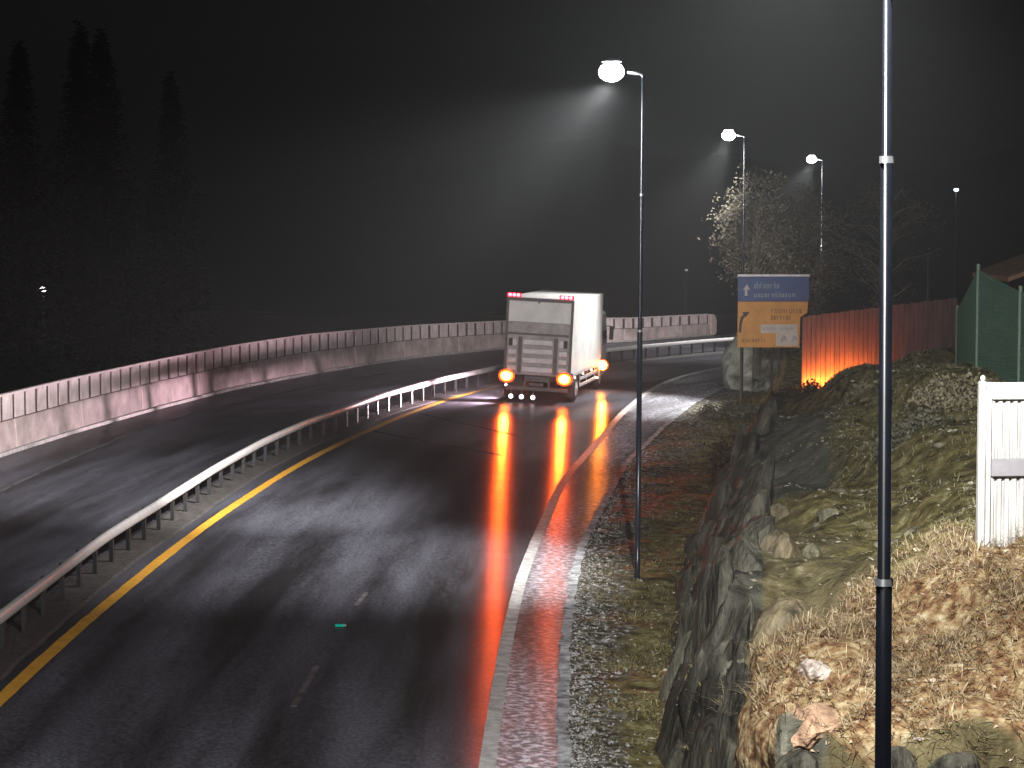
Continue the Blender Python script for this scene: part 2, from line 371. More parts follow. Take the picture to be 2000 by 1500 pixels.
def hill_mat():
    m = bpy.data.materials.new('hillside'); m.use_nodes = True
    nt = m.node_tree; N = nt.nodes; L = nt.links; P = N['Principled BSDF']
    tc = N.new('ShaderNodeTexCoord')
    def noi(sc, det=6, ro=.65, st=None):
        det = min(det, 5); ro = min(ro, .58)
        n = N.new('ShaderNodeTexNoise'); n.inputs['Scale'].default_value = sc; n.inputs['Detail'].default_value = det; n.inputs['Roughness'].default_value = ro
        if st:
            mp = N.new('ShaderNodeMapping'); mp.inputs['Scale'].default_value = st; L.new(tc.outputs['Object'], mp.inputs['Vector']); L.new(mp.outputs['Vector'], n.inputs['Vector'])
        else: L.new(tc.outputs['Object'], n.inputs['Vector'])
        return n.outputs['Fac']
    def ramp(f, *st):
        r = N.new('ShaderNodeValToRGB'); e = r.color_ramp.elements
        while len(e) < len(st): e.new(.5)
        for q, (p, c) in zip(e, st): q.position = p; q.color = (*c, 1)
        L.new(f, r.inputs['Fac']); return r.outputs['Color']
    def att(n):
        a = N.new('ShaderNodeAttribute'); a.attribute_name = n; return a.outputs['Fac']
    def mix(f, a, b):
        x = N.new('ShaderNodeMix'); x.data_type = 'RGBA'; L.new(f, x.inputs['Factor']); L.new(a, x.inputs['A']); L.new(b, x.inputs['B']); return x.outputs['Result']
    veg = ramp(noi(3.2, 9, .78), (.30, (.03, .026, .01)), (.45, (.12, .105, .04)), (.57, (.22, .19, .08)), (.68, (.36, .34, .19)), (.78, (.6, .6, .42)))
    rk = ramp(noi(1.3, 9, .75, (2.2, 1.6, .4)), (.30, (.012, .012, .010)), (.46, (.05, .05, .04)), (.6, (.10, .098, .078)), (.74, (.26, .25, .2)))
    br = ramp(noi(1.2, 9, .72, (2.6, 1.6, .5)), (.28, (.04, .033, .016)), (.46, (.115, .098, .05)), (.6, (.17, .145, .075)), (.74, (.36, .33, .22)))
    sb = ramp(noi(1.8, 8, .7), (.3, (.06, .063, .048)), (.5, (.11, .115, .09)), (.7, (.2, .205, .17)))
    dr = ramp(noi(7.5, 9, .8), (.3, (.045, .024, .012)), (.42, (.17, .09, .045)), (.52, (.28, .195, .10)), (.62, (.40, .32, .19)), (.76, (.62, .54, .40)))
    gv = ramp(noi(7, 9, .82), (.36, (.03, .03, .022)), (.48, (.11, .10, .075)), (.58, (.26, .25, .22)), (.68, (.7, .7, .72)))
    # each loose zone gets a torn boundary of its own
    def torn(n, sc, k=.9):
        ad = N.new('ShaderNodeMath'); ad.operation = 'MULTIPLY_ADD'; ad.inputs[1].default_value = k; L.new(noi(sc), ad.inputs[0]); L.new(att(n), ad.inputs[2])
        mr = N.new('ShaderNodeMapRange'); mr.inputs['From Min'].default_value = .85; mr.inputs['From Max'].default_value = 1.15; L.new(ad.outputs['Value'], mr.inputs['Value']); return mr.outputs['Result']
    c = mix(torn('grav', 5), veg, gv); c = mix(torn('slab', 2.2), c, sb); c = mix(torn('bare', 2.2), c, br); c = mix(torn('rock', 2.2), c, rk); c = mix(torn('dry', 3), c, dr)
    L.new(c, P.inputs['Base Color']); P.inputs['Roughness'].default_value = .85; P.inputs['Specular IOR Level'].default_value = .12
    bp = N.new('ShaderNodeBump'); bp.inputs['Strength'].default_value = .7; bp.inputs['Distance'].default_value = .07
    L.new(noi(11, 8, .7), bp.inputs['Height']); L.new(bp.outputs['Normal'], P.inputs['Normal'])
    return m
hs = tag(grid_obj('hillside', rows, hill_mat(), dict(rock=rock, dry=dry, grav=grav, bare=bare_a, slab=slab)), kind='structure')
# low verge beyond the far wall
Wl = resample(WALL, 1.0); WT, WN = normals(Wl)
rows = []
for q, n in zip(Wl, WN):
    rows.append([(q[0] - n[0] * d, q[1] - n[1] * d, surf(*q) - dz) for d, dz in ((.1, .1), (3, .6), (8, 2.0), (20, 3.0), (60, 3.3))])
tag(grid_obj('far_verge', rows, M_GROUND), kind='structure')

rows = []
for i in range(60):
    x = -330 + i * 11.5; r = []
    for j in range(14):
        t = j / 13; h = (21 + 16 * noise.noise(Vector((x * .011 + 3, 2, 0))) + 5 * noise.noise(Vector((x * .05, 5, 0)))) * sstep(0, 1, t)
        r.append((x, 222 + 170 * t, -3.4 + h + 1.2 * noise.noise(Vector((x * .3, t * 14, 3))) * (t > 0)))
    rows.append(r)
tag(grid_obj('hills', rows, mat('dark_wooded_hill', (.006, .007, .005), 1.0, spec=0., var=.5, scale=.15)), kind='structure')
# ------------------------------------------------------------------ grass, dead leaves and stones (stuff)
def blades(name, n, picker, lmin, lmax, wid, mat, lean=.8):
    m = MB(); k = 0; tries = 0
    while k < n and tries < n * 12:
        tries += 1
        p = picker()
        if p is None: continue
        x, y, z = p; L = random.uniform(lmin, lmax); a = random.uniform(0, 2 * pi); le = lean * (1 - random.random() ** 3 * .45)
        dx, dy = cos(a) * L * le, sin(a) * L * le; h = L * math.sqrt(max(.04, 1 - le * le)) * random.uniform(.5, 1)
        ww = wid * random.uniform(.6, 1.4); px, py = -sin(a) * ww, cos(a) * ww
        m.add([(x - px, y - py, z - .02), (x + px, y + py, z - .02), (x + dx * .45 + px * .7, y + dy * .45 + py * .7, z + h * .65), (x + dx * .45 - px * .7, y + dy * .45 - py * .7, z + h * .65), (x + dx, y + dy, z + h * random.uniform(.5, .95))],
              [(0, 1, 2, 3), (3, 2, 4)]); k += 1
    return m.build(name, mat)
from mathutils.bvhtree import BVHTree
bvh = BVHTree.FromPolygons([v.co[:] for v in hs.data.vertices], [p.vertices[:] for p in hs.data.polygons])
def drop(x, y):
    h = bvh.ray_cast(Vector((x, y, 30)), Vector((0, 0, -1)))
    return h[0].z if h[0] else None
def on_hill(x, y):
    z = drop(x, y); return None if z is None else (x, y, z)
def clump(x, y, sc, th): return noise.noise(Vector((x * sc, y * sc * .7, 3.3))) > th
def pick_ledge():
    x = random.uniform(2.5, 7.0); y = random.uniform(21.1, 27.2)
    if y > 21.7 and not clump(x, y, 1.7, random.uniform(-.5, .35)): return None
    p = on_hill(x, y)
    return p if p and p[2] > .6 else None
def pick_slope():
    y = random.uniform(27, 62); x = random.uniform(float(np.interp(y, XT[:, 0], XT[:, 1])) - .1, 11.5)
    if not clump(x, y, .8, random.uniform(-.4, .4)): return None
    if y < 43 and x < 4.9 + (y - 30) * .07 + .5 * noise.noise(Vector((x, y, 0))): return None
    if 43 < y < 58 and x / y < .14: return None
    return on_hill(x, y)
def pick_ditch():
    y = random.uniform(27, 88); e = edge(y); xf = float(np.interp(y, XF[:, 0], XF[:, 1]))
    if xf < e + .5: xf = e + 3
    x = random.uniform(e + .2, xf + .4); 
    if not clump(x, y, .9, random.uniform(-.3, .45)): return None
    if random.random() > .25 + .75 * sstep(0, 1, (x - e) / (xf - e)): return None
    return on_hill(x, y)
M_DRY = mat('dry_straw', (.30, .20, .11), .7, var=.55, scale=5, c2=(.6, .49, .31))
M_OLIVE = mat('olive_grass', (.12, .105, .04), .65, var=.6, scale=1.2, c2=(.34, .31, .16))
M_BROWNG = mat('brown_verge_grass', (.13, .095, .04), .65, var=.6, scale=1.0, c2=(.3, .26, .11))
tag(blades('dry_grass', 15000, pick_ledge, .08, .42, .0042, M_DRY, .992), kind='stuff')
tag(blades('brown_grass', 9000, pick_ledge, .06, .3, .006, mat('brown_dead_grass', (.16, .075, .03), .7, var=.5, scale=4, c2=(.30, .2, .08)), .98), kind='stuff')
tag(blades('hill_grass', 24000, pick_slope, .05, .20, .010, M_OLIVE, .95), kind='stuff')
tag(blades('verge_grass', 15000, pick_ditch, .05, .2, .010, M_BROWNG, .95), kind='stuff')
m = MB()
for _ in range(3600):
    y = 28 + 42 * random.random() ** 2.2; e = edge(y); x = e + abs(random.gauss(0, .42)) - .05
    z = drop(x, y)
    if z is None: z = surf(x, y)
    s = random.uniform(.012, .034) * (2 if random.random() < .07 else 1)
    a = random.uniform(0, 6.3); b = random.uniform(.5, 1)
    m.add([(x + s * cos(a), y + s * sin(a), z + s * .2), (x + s * b * cos(a + 1.7), y + s * b * sin(a + 1.7), z + s * .1), (x + s * cos(a + 3.1), y + s * sin(a + 3.1), z + s * .2), (x + s * b * cos(a + 4.6), y + s * b * sin(a + 4.6), z + s * .1), (x, y, z + s * .9)],
          [(0, 1, 4), (1, 2, 4), (2, 3, 4), (3, 0, 4)])
tag(m.build('verge_gravel', mat('pale_wet_gravel', (.22, .21, .19), .4, var=.7, scale=20, c2=(.7, .7, .7))), kind='stuff')

random.seed(77)
def litter(name, n, picker, smin, smax, mat_):
    m = MB(); k = 0
    while k < n:
        p = picker()
        if p is None: continue
        k += 1; a = random.uniform(0, 6.3); s = random.uniform(smin, smax); t = random.uniform(-.5, .9); x, y, z = p
        u = Vector((cos(a), sin(a), random.uniform(-.3, .5))) * s; v = Vector((-sin(a) * .6, cos(a) * .6, t)) * s * .6; c = Vector((x, y, z + s * .35))
        m.add([c - u, c - v * .8, c + u, c + v], [(0, 1, 2, 3)])
    return m.build(name, mat_)
def pick_any():
    r = random.random()
    if r < .40: return pick_ditch()
    y = random.uniform(27, 60); x = random.uniform(float(np.interp(y, XT[:, 0], XT[:, 1])), 10.5)
    if not clump(x, y, 1.3, random.uniform(-.1, .5)): return None
    return on_hill(x, y)
tag(litter('leaf_litter', 5200, pick_any, .02, .06, mat('pale_fallen_leaves', (.2, .17, .09), .5, var=.5, scale=7, c2=(.55, .53, .42))), kind='stuff')
tag(litter('ledge_litter', 1800, pick_ledge, .02, .06, mat('brown_fallen_leaves', (.2, .09, .04), .5, var=.5, scale=7, c2=(.6, .5, .36))), kind='stuff')

# ------------------------------------------------------------------ concrete wall on the far side of the road
Wq = resample(WALL, .25, 2); WT, WN = normals(Wq)
ws = np.r_[0, np.cumsum(np.hypot(*np.diff(Wq, axis=0).T))]
def wat(s):
    x = float(np.interp(s, ws, Wq[:, 0])); y = float(np.interp(s, ws, Wq[:, 1]))
    nx = float(np.interp(s, ws, WN[:, 0])); ny = float(np.interp(s, ws, WN[:, 1]))
    l = math.hypot(nx, ny); return x, y, nx / l, ny / l, surf(x, y)
def wheight(y): return float(np.interp(y, [50, 60, 92, 101, 122, 132], [1.58, 1.58, 1.6, 1.5, 1.32, 1.22]))
wroot = tag(empty('concrete_wall', (wat(0)[0], wat(0)[1], wat(0)[4])), 'long concrete wall, pink light painted into its colour, with a row of upright panels along the far lane', 'wall')
def wsec(s, o0, o1, z0, z1, taper=0.):     # cross-section quad, o = metres towards the road
    x, y, nx, ny, z = wat(s)
    return [(x + nx * o1, y + ny * o1, z + z0), (x + nx * (o1 - taper), y + ny * (o1 - taper), z + z1), (x + nx * o0, y + ny * o0, z + z1), (x + nx * o0, y + ny * o0, z + z0)]
Ltot = ws[-1] - .05
m = MB(); m.loft([wsec(s, -.12, .10, .0, .10) for s in np.arange(0, Ltot, .5)], close=True); m.build('kerb_foot', M_KERB, wroot, True)
def lowz(s): return wheight(wat(s)[1]) * .55
s = 0.
while s < Ltot - 1:
    e = min(s + 5.97, Ltot); m = MB()
    m.loft([wsec(q, -.20, -.03, .102, lowz(q), .05) for q in np.linspace(s, e - .06, 13)], close=True); m.build('wall_block', M_CONC, wroot, True)
    m = MB(); m.loft([wsec(q, -.19, -.022, .104, lowz(q) - .02, .05) for q in (e - .055, e + .03)], close=True); m.build('mortar_joint', M_STREAK, wroot, True)
    s += 6.0
m = MB(); m.loft([wsec(q, -.20, -.13, lowz(q) + .004, wheight(wat(q)[1]) - .03) for q in np.arange(0, Ltot, .5)], close=True); m.build('panel_backing', M_DARKGAP, wroot, True)
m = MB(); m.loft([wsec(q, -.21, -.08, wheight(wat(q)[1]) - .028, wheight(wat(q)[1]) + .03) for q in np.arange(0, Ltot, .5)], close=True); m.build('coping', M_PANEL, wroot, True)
s = 0.; k = 0
while s < Ltot - .95:
    h0 = lowz(s + .5) + .03; h1 = wheight(wat(s + .5)[1]) - .032
    m = MB(); w_ = .77 + random.uniform(-.05, .03); b = random.uniform(-.01, .01)
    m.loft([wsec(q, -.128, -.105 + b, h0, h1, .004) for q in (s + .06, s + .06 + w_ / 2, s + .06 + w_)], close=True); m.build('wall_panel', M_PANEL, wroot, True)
    s += 1.0; k += 1
# rounded end of the wall
x, y, nx, ny, z = wat(ws[-1] - .06); m = MB(); sec = []
tx, ty = -ny, nx
if ty < 0: tx, ty = -tx, -ty
for j, t in enumerate(np.linspace(0, 1, 9)):
    d = .75 * t; h = wheight(y) * (1 - .45 * t ** 3); lo = .2 * t ** 3
    p = (x + tx * d, y + ty * d); wd = .02 + .11 * math.sqrt(max(0, 1 - t * t))
    sec.append([(p[0] + nx * (wd - .1), p[1] + ny * (wd - .1), z + lo), (p[0] + nx * (wd - .1), p[1] + ny * (wd - .1), z + h), (p[0] - nx * (wd + .1), p[1] - ny * (wd + .1), z + h), (p[0] - nx * (wd + .1), p[1] - ny * (wd + .1), z + lo)])
m.loft(sec, close=True); m.build('rounded_end', M_STREAK, wroot, True)

# ------------------------------------------------------------------ guardrail in the median
Gq = resample(RAIL, .25, 2); GT, GN = normals(Gq)
gs = np.r_[0, np.cumsum(np.hypot(*np.diff(Gq, axis=0).T))]
groot = tag(empty('guardrail', (Gq[0][0], Gq[0][1], surf(*Gq[0]))), 'bright steel guardrail on short posts between the two carriageways', 'guardrail')
prof = [(-.03, .54), (.03, .535), (.06, .56), (.07, .61), (.07, .66), (.06, .70), (.03, .73), (-.03, .725), (-.05, .69), (-.05, .57)]
sec = []
for q, n in zip(Gq, GN):
    z = surf(*q); sec.append([(q[0] + n[0] * a, q[1] + n[1] * a, z + h) for a, h in prof])
MB().loft(sec, close=True, smooth=True).build('rail_beam', M_GALV, groot, True)
s = 1.0; first = None
while s < gs[-1] - .2:
    x = float(np.interp(s, gs, Gq[:, 0])); y = float(np.interp(s, gs, Gq[:, 1])); i = int(np.searchsorted(gs, s)); n = GN[min(i, len(GN) - 1)]
    z = surf(x, y)
    if first is None:
        m = MB(); m.box(-.115, -.04, -.055, .055, -.05, .70); m.box(-.04, -.02, -.03, .03, .5, .68); m.box(-.14, -.01, -.09, .09, -.03, .02)
        first = m.build('rail_post', M_POST, groot); o = first
    else:
        o = first.copy(); col.objects.link(o); o.parent = groot
    o.location = Vector((x, y, z)) - groot.location; o.rotation_euler = (0, 0, math.atan2(n[1], n[0]))
    s += 1.5
# low kerb strip under the guardrail
m = MB(); sec = []
for q, n in zip(Gq, GN):
    z = surf(*q); wv = .05 * noise.noise(Vector((q[1] * .8, 0, 2)))
    sec.append([(q[0] + n[0] * a, q[1] + n[1] * a, surf(q[0] + n[0] * a, q[1] + n[1] * a) + h) for a, h in ((-.42, .004), (-.38, .03), (.30 + wv, .03 + wv * .2), (.36 + wv, .004))])
tag(m.loft(sec).build('median_strip', mat('gritty_median', (.075, .068, .066), .6, var=.5, scale=6, bump=.5, bscale=20)), kind='structure')

# teal dot of lens flare, added as an object on the lane line
rs = tag(empty('flare_dot', (-2.93, 38.5, surf(-2.93, 38.5) + .006)), "small teal dot added for a lens flare on the broken lane line", 'lens flare')
MB().box(-.09, .09, -.07, .07, 0, .02, .006).build('flare_base', mat('flare_white', (.5, .5, .5), .4), rs)
MB().box(-.085, .085, -.085, -.071, .003, .05, .004).build('flare_face', mat('teal_flare', (.02, .75, .6), .15, var=.1), rs)

# ------------------------------------------------------------------ street lamps
M_LENS = emat('led_lens', (.97, .99, 1.0), 110)
M_HEAD = mat('lamp_head_grey', (.35, .36, .38), .4, metal=.3, var=.1)
M_COLLAR = mat('pale_collar', (.32, .33, .35), .3, metal=.3, var=.1)
def spot(name, parent, loc, aim, watts, size, blend, colr=(1, .97, .93), rad=.12):
    l = bpy.data.lights.new(name, 'SPOT'); l.energy = watts; l.spot_size = R(size); l.spot_blend = blend; l.color = colr; l.shadow_soft_size = rad
    o = bpy.data.objects.new(name, l); col.objects.link(o); o.parent = parent; o.location = loc
    o.rotation_euler = Vector(aim).to_track_quat('-Z', 'Y').to_euler(); return o
def street_lamp(base, H, lean, yaw, label, beams):
    r = tag(empty('street_lamp', base), label, 'street lamp', 'street lamps along the right side of the road')
    lx = lean * H
    P = lambda z: (lean * z, 0, z)
    pole = MB()
    pole.tube([P(-.4), P(.9), P(5.0)], [.056, .056, .052], 14).tube([P(5.0), P(7.7)], [.043, .040], 12).tube([P(7.7), P(8.7)], [.032, .030], 12).tube([P(8.7), P(H)], [.027, .026], 12)
    pole.build('pole', M_LAMPPOLE, r)
    for z, rr in ((5.0, .059), (7.7, .047)):
        MB().tube([P(z - .022), P(z + .022)], rr, 14).build('collar', M_COLLAR, r)
    MB().tube([P(-.02), P(.05)], .15, 14).build('base_flange', M_POST, r)
    dx, dy = -cos(yaw), sin(yaw)             # the arm points over the road
    tip = Vector((lx + dx * .62, dy * .62, H + .07))
    MB().tube([P(H - .02), (lx + dx * .06, dy * .06, H + .03), (lx + dx * .3, dy * .3, H + .06)], .026, 8).build('arm', M_HEAD, r)
    Mz = Matrix.Rotation(-yaw, 3, 'Z')
    hd = MB(); hd.ell(tip + Vector((0, 0, .20)), (.20, .13, .06), 16, 8, Mz, 0, 90)
    hd.ell(tip + Vector((0, 0, .20)), (.20, .13, .03), 16, 4, Mz, -90, 0)
    h = hd.build('lamp_head', M_HEAD, r)
    MB().ell(tip + Vector((0, 0, .0)), (.25, .20, .19), 20, 12, Mz, -90, 62).build('lens', M_LENS, r)
    d = Vector((dx, dy, 0)); f = Vector((-dy, dx, 0))
    l0 = tip + Vector((0, 0, -.24))
    for nm, aim, k, size, bl in beams: spot(nm, r, l0, aim, LAMP_W * k, size, bl)
    return r
street_lamp((2.42, 14.5, -.55), 10.1, -.006, R(0), 'nearest dark lamp post, in front of the dry grass ledge, head above the frame',
    [('road_beam', (-.25, 1.25, -1), 1.8, 104, 1.0), ('wide_beam', (-.1, .1, -1), .10, 160, 1.0), ('forward_beam', (.26, 1, -.62), .5, 56, .8), ('far_beam', (.20, 1, -.27), 4.2, 42, 1.0)])
street_lamp((2.51, 45.27, -.5), 10.05, .007, R(8), 'lit street lamp standing in the grass verge right of the lorry',
    [('road_beam', (-.54, .06, -1), 1.3, 72, .9), ('cross_beam', (-15.5, 14.5, -10.5), 6.0, 60, 1.0), ('forward_beam', (0, 39, -7), 4.0, 36, .9)])
street_lamp((8.78, 86.9, -.5), 10.25, .004, R(20), 'lit street lamp rising behind the left edge of the road sign',
    [('road_beam', (-.55, -.12, -1), 1.7, 70, .8), ('cross_beam', (-9, 30, -9), 1.3, 66, 1.0)])
street_lamp((16.0, 118, 0.2), 9.4, .0, R(35), 'farthest lit street lamp, above the dark tree',
    [('road_beam', (-.5, -.1, -1), 1.2, 76, .45), ('cross_beam', (-9, 12, -9), .6, 70, 1.0)])

# ------------------------------------------------------------------ lorry seen from behind
M_BOX = mat('white_lorry_box', (.74, .74, .73), .42, var=.14, scale=1.3)
M_GREYD = mat('grey_tail_lift', (.34, .31, .32), .45, var=.3, scale=3)
M_DGREY = mat('dark_grey_steel', (.10, .09, .09), .5, metal=.2, var=.3)
M_RUNG = mat('pale_aluminium', (.62, .58, .6), .4, metal=.3, var=.2, scale=5)
M_BLACK = mat('black_rubber', (.018, .018, .018), .6, var=.3)
M_CAB = mat('white_cab_paint', (.7, .7, .7), .3, var=.05)
M_GLASSD = mat('dark_glass', (.01, .012, .015), .05, spec=.8)
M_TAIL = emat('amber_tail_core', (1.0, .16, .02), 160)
M_TAILR = emat('red_tail_bloom', (1.0, .085, .010), 2.0)
M_TAILM = emat('orange_tail_bloom', (1.0, .20, .02), 6.0)
M_REDLED = emat('red_led', (1.0, .12, .16), 6)
M_REDH = emat('red_led_bloom', (1.0, .006, .03), 1.3)
M_SIDE = emat('amber_side_core', (1.0, .27, .03), 120)
M_SIDER = emat('amber_side_bloom', (1.0, .11, .01), 1.6)
M_WORK = emat('white_work_lamp', (1.0, .90, .92), 3.5)
M_MARK = emat('small_side_marker', (1.0, .65, .5), 6)
yaw = R(10.5)
Rz = Matrix.Rotation(-yaw, 4, 'Z') @ Matrix.Rotation(R(2.9), 4, 'Y')
TM = Matrix.Translation((.86, 84.0, surf(.86, 84) + .005)) @ Rz
T = tag(empty('lorry', M=TM), 'white box lorry driving away with glowing amber tail lights and a folded grey tail lift', 'lorry')
W2 = 1.26; L_ = 7.6; Z0 = 1.12; Z1 = 3.9
b = MB(); b.box(-W2, W2, .03, L_, Z0, Z1, .035); body = b.build('cargo_box', M_BOX, T)
m = MB(); m.box(-W2 - .012, W2 + .012, .05, L_ - .03, Z0 - .09, Z0 + .03, .01); m.build('side_rail', M_RUNG, T)
fr = MB()
for sx in (-1, 1): fr.box(min(sx * W2, sx * (W2 - .09)), max(sx * W2, sx * (W2 - .09)), -.015, .04, Z0 - .04, Z1 - .13, .008)
fr.box(-W2, W2, -.02, .04, Z1 - .13, Z1 - .01, .008); fr.build('rear_frame', M_DGREY, T)
m = MB(); m.box(-W2 + .1, W2 - .1, .0, .028, 3.0, Z1 - .14, .006); m.build('upper_door', M_BOX, T)
MB().box(-.08, .0, -.03, .0, Z1 - .19, Z1 - .135).build('door_latch', M_DGREY, T)
lift = MB(); lift.box(-W2 + .1, W2 - .1, -.05, .028, Z0 - .06, 2.995, .01); lift = lift.build('tail_lift', M_GREYD, T)
MB().box(-W2 + .12, W2 - .12, -.075, -.052, 2.52, 2.6).build('lift_seam', M_DGREY, lift)
for sx in (-1, 1):
    m = MB(); m.box(min(sx * .60, sx * .74), max(sx * .60, sx * .74), -.085, -.052, Z0 - .02, 2.45, .008); m.build('lift_arm', M_DGREY, lift)
for k in range(4):
    z = 1.16 + k * .335; m = MB(); m.box(-.56, .56, -.10, -.052, z, z + .2, .02); m.build('lift_rung', M_RUNG, lift)
for sx in (-1, 1):
    for k in range(3):
        z = 1.2 + k * .3; m = MB(); m.box(min(sx * .8, sx * 1.1), max(sx * .8, sx * 1.1), -.075, -.052, z, z + .17, .01); m.build('lift_step', M_RUNG, lift)
    m = MB(); m.box(min(sx * .8, sx * .95), max(sx * .8, sx * .95), -.07, -.052, 2.12, 2.36, .01); m.build('hinge_plate', M_RUNG, lift)
    m = MB(); m.box(min(sx * .96, sx * 1.1), max(sx * .96, sx * 1.1), -.07, -.052, 2.1, 2.38, .01); m.build('hinge_cover', M_BLACK, lift)
# roof markers on the rear edge; their bodies emit red to imitate LED bloom
for sx in (-1, 1):
    hx = sx * .98; m = MB(); m.box(hx - .27, hx + .27, -.05, .02, Z1 + .0, Z1 + .15, .02); hh = m.build('roof_marker', M_REDH, T)
    for k in (-1, 0, 1): MB().ell((hx + k * .155, -.055, Z1 + .078), (.072, .03, .065), 12, 8).build('led', M_REDLED, hh)
# underside
ch = MB()
for sx in (-1, 1): ch.box(min(sx * .36, sx * .46), max(sx * .36, sx * .46), .05, 9.3, .78, 1.02)
for y in (.1, 1.2, 2.6, 4.2, 5.8): ch.box(-.36, .36, y, y + .08, .8, 1.0)
ch.box(-1.16, 1.16, .06, .16, .46, .60, .01); ch.box(-.5, -.42, .08, .14, .6, .78); ch.box(.42, .5, .08, .14, .6, .78)
ch.build('chassis', M_DGREY, T)
MB().box(-.26, .26, .02, .05, .64, .76).build('number_plate_mount', M_DGREY, T)
def wheel(x, y, dual):
    wd = .28 if not dual else .58
    o = MB()
    o.tube([(x - wd / 2, y, .5), (x - wd / 2 + .05, y, .5), (x + wd / 2 - .05, y, .5), (x + wd / 2, y, .5)], [.43, .5, .5, .43], 28)
    t = o.build('wheel', M_BLACK, T)
    s = 1 if x > 0 else -1; q = MB(); q.tube([(x + s * wd / 2 * .7, y, .5), (x + s * (wd / 2 + .012), y, .5)], [.27, .27], 20); q.tube([(x + s * wd / 2, y, .5), (x + s * (wd / 2 + .05), y, .5)], [.12, .1], 14)
    q.build('rim', M_RUNG, t)
for sx in (-1, 1):
    wheel(sx * .94, 1.75, True); wheel(sx * 1.05, 8.1, False)
    MB().box(min(sx * .66, sx * 1.22), max(sx * .66, sx * 1.22), 1.02, 1.05, .22, .95).build('mud_flap', M_BLACK, T)
    m = MB(); m.box(min(sx * 1.2, sx * 1.235), max(sx * 1.2, sx * 1.235), 2.6, 6.9, .5, .62, .008); m.box(min(sx * 1.2, sx * 1.235), max(sx * 1.2, sx * 1.235), 2.6, 6.9, .75, .87, .008)
    for y in (2.8, 4.6, 6.6): m.box(min(sx * 1.17, sx * 1.199), max(sx * 1.17, sx * 1.199), y, y + .06, .45, 1.0)
    m.build('side_guard', M_RUNG, T)
    # tail light cluster: amber core, with emissive rings added to imitate its bloom
    hx = 1.05 if sx > 0 else -1.12; c = MB(); c.box(hx - .3, hx + .3, -.06, .06, .74, 1.2, .03); c = c.build('light_housing', M_DGREY, T)
    MB().ell((hx, -.058, .97), (.31, .05, .255), 22, 10).build('tail_bloom_ring', M_TAILR, c)
    MB().ell((hx, -.066, .97), (.265, .058, .215), 22, 10).build('orange_bloom_ring', M_TAILM, c)
    spot('tail_beam', c, (hx, -.22, .97), (.19, -1, -.03), 6500, 23, 1.0, (1, .09, .008), .13)
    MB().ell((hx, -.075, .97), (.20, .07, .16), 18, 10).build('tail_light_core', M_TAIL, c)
for k, x in enumerate((-.93, -.53, -.10)):
    c = MB(); c.box(x - .07, x + .07, -.01, .055, .15, .29, .015); c.box(x - .015, x + .015, .0, .05, .29, .5); c = c.build('work_lamp', M_DGREY, T)
    MB().ell((x, -.02, .22), (.085, .04, .085), 14, 8).build('work_lamp_lens', M_WORK, c)
spot('work_beam', T, (-.95, -.15, .4), (-.62, -.78, -.03), 9500, 54, 1.0, (1, .72, .80), .10)
spot('added_side_beam', T, (-1.33, .9, .55), (-1, .25, -.03), 2600, 130, .8, (1, .76, .84), .08)  # light added on the lorry's left side to brighten the guardrail
MB().ell((-1.30, .9, .55), (.05, .07, .06), 12, 8).build('added_side_lamp', M_WORK, T)
# side markers and lit front-corner indicator
for y, z in ((1.0, .98), (3.0, 1.0), (5.2, .98), (6.9, .56)):
    MB().ell((1.275, y, z), (.035, .06, .045), 12, 8).build('side_marker', M_MARK, T)
cabm = MB()
cabm.prism([(-1.22, .55), (1.22, .55), (1.22, 2.0), (1.12, 3.0), (1.02, 3.12), (-1.02, 3.12), (-1.12, 3.0), (-1.22, 2.0)], 7.75, 9.5)
cab = cabm.build('cab', M_CAB, T)
MB().prism([(-1.1, 1.75), (1.1, 1.75), (1.02, 2.75), (-1.02, 2.75)], 9.495, 9.52).build('windscreen', M_GLASSD, cab)
for sx in (-1, 1):
    MB().box(min(sx * 1.2, sx * 1.235), max(sx * 1.2, sx * 1.235), 8.3, 9.25, 1.75, 2.35, .01).build('side_window', M_GLASSD, cab)
    c = MB(); c.tube([(sx * 1.2, 9.3, 2.5), (sx * 1.4, 9.35, 2.5)], .02, 8); c.box(min(sx * 1.33, sx * 1.5), max(sx * 1.33, sx * 1.5), 9.3, 9.36, 1.95, 2.5, .02); c.build('mirror', M_BLACK, cab)
c = MB(); c.box(1.18, 1.34, 7.9, 8.0, .85, 1.2, .02); c = c.build('indicator_housing', M_DGREY, T)
MB().ell((1.33, 7.87, 1.0), (.24, .10, .24), 20, 10).build('indicator_bloom', M_SIDER, c)  # emissive ring painted in as bloom around the indicator
spot('indicator_beam', c, (1.42, 7.6, 1.0), (.20, -1, -.03), 3600, 23, 1.0, (1, .22, .015), .12)
MB().ell((1.33, 7.82, 1.0), (.18, .12, .18), 18, 10).build('indicator_core', M_SIDE, c)

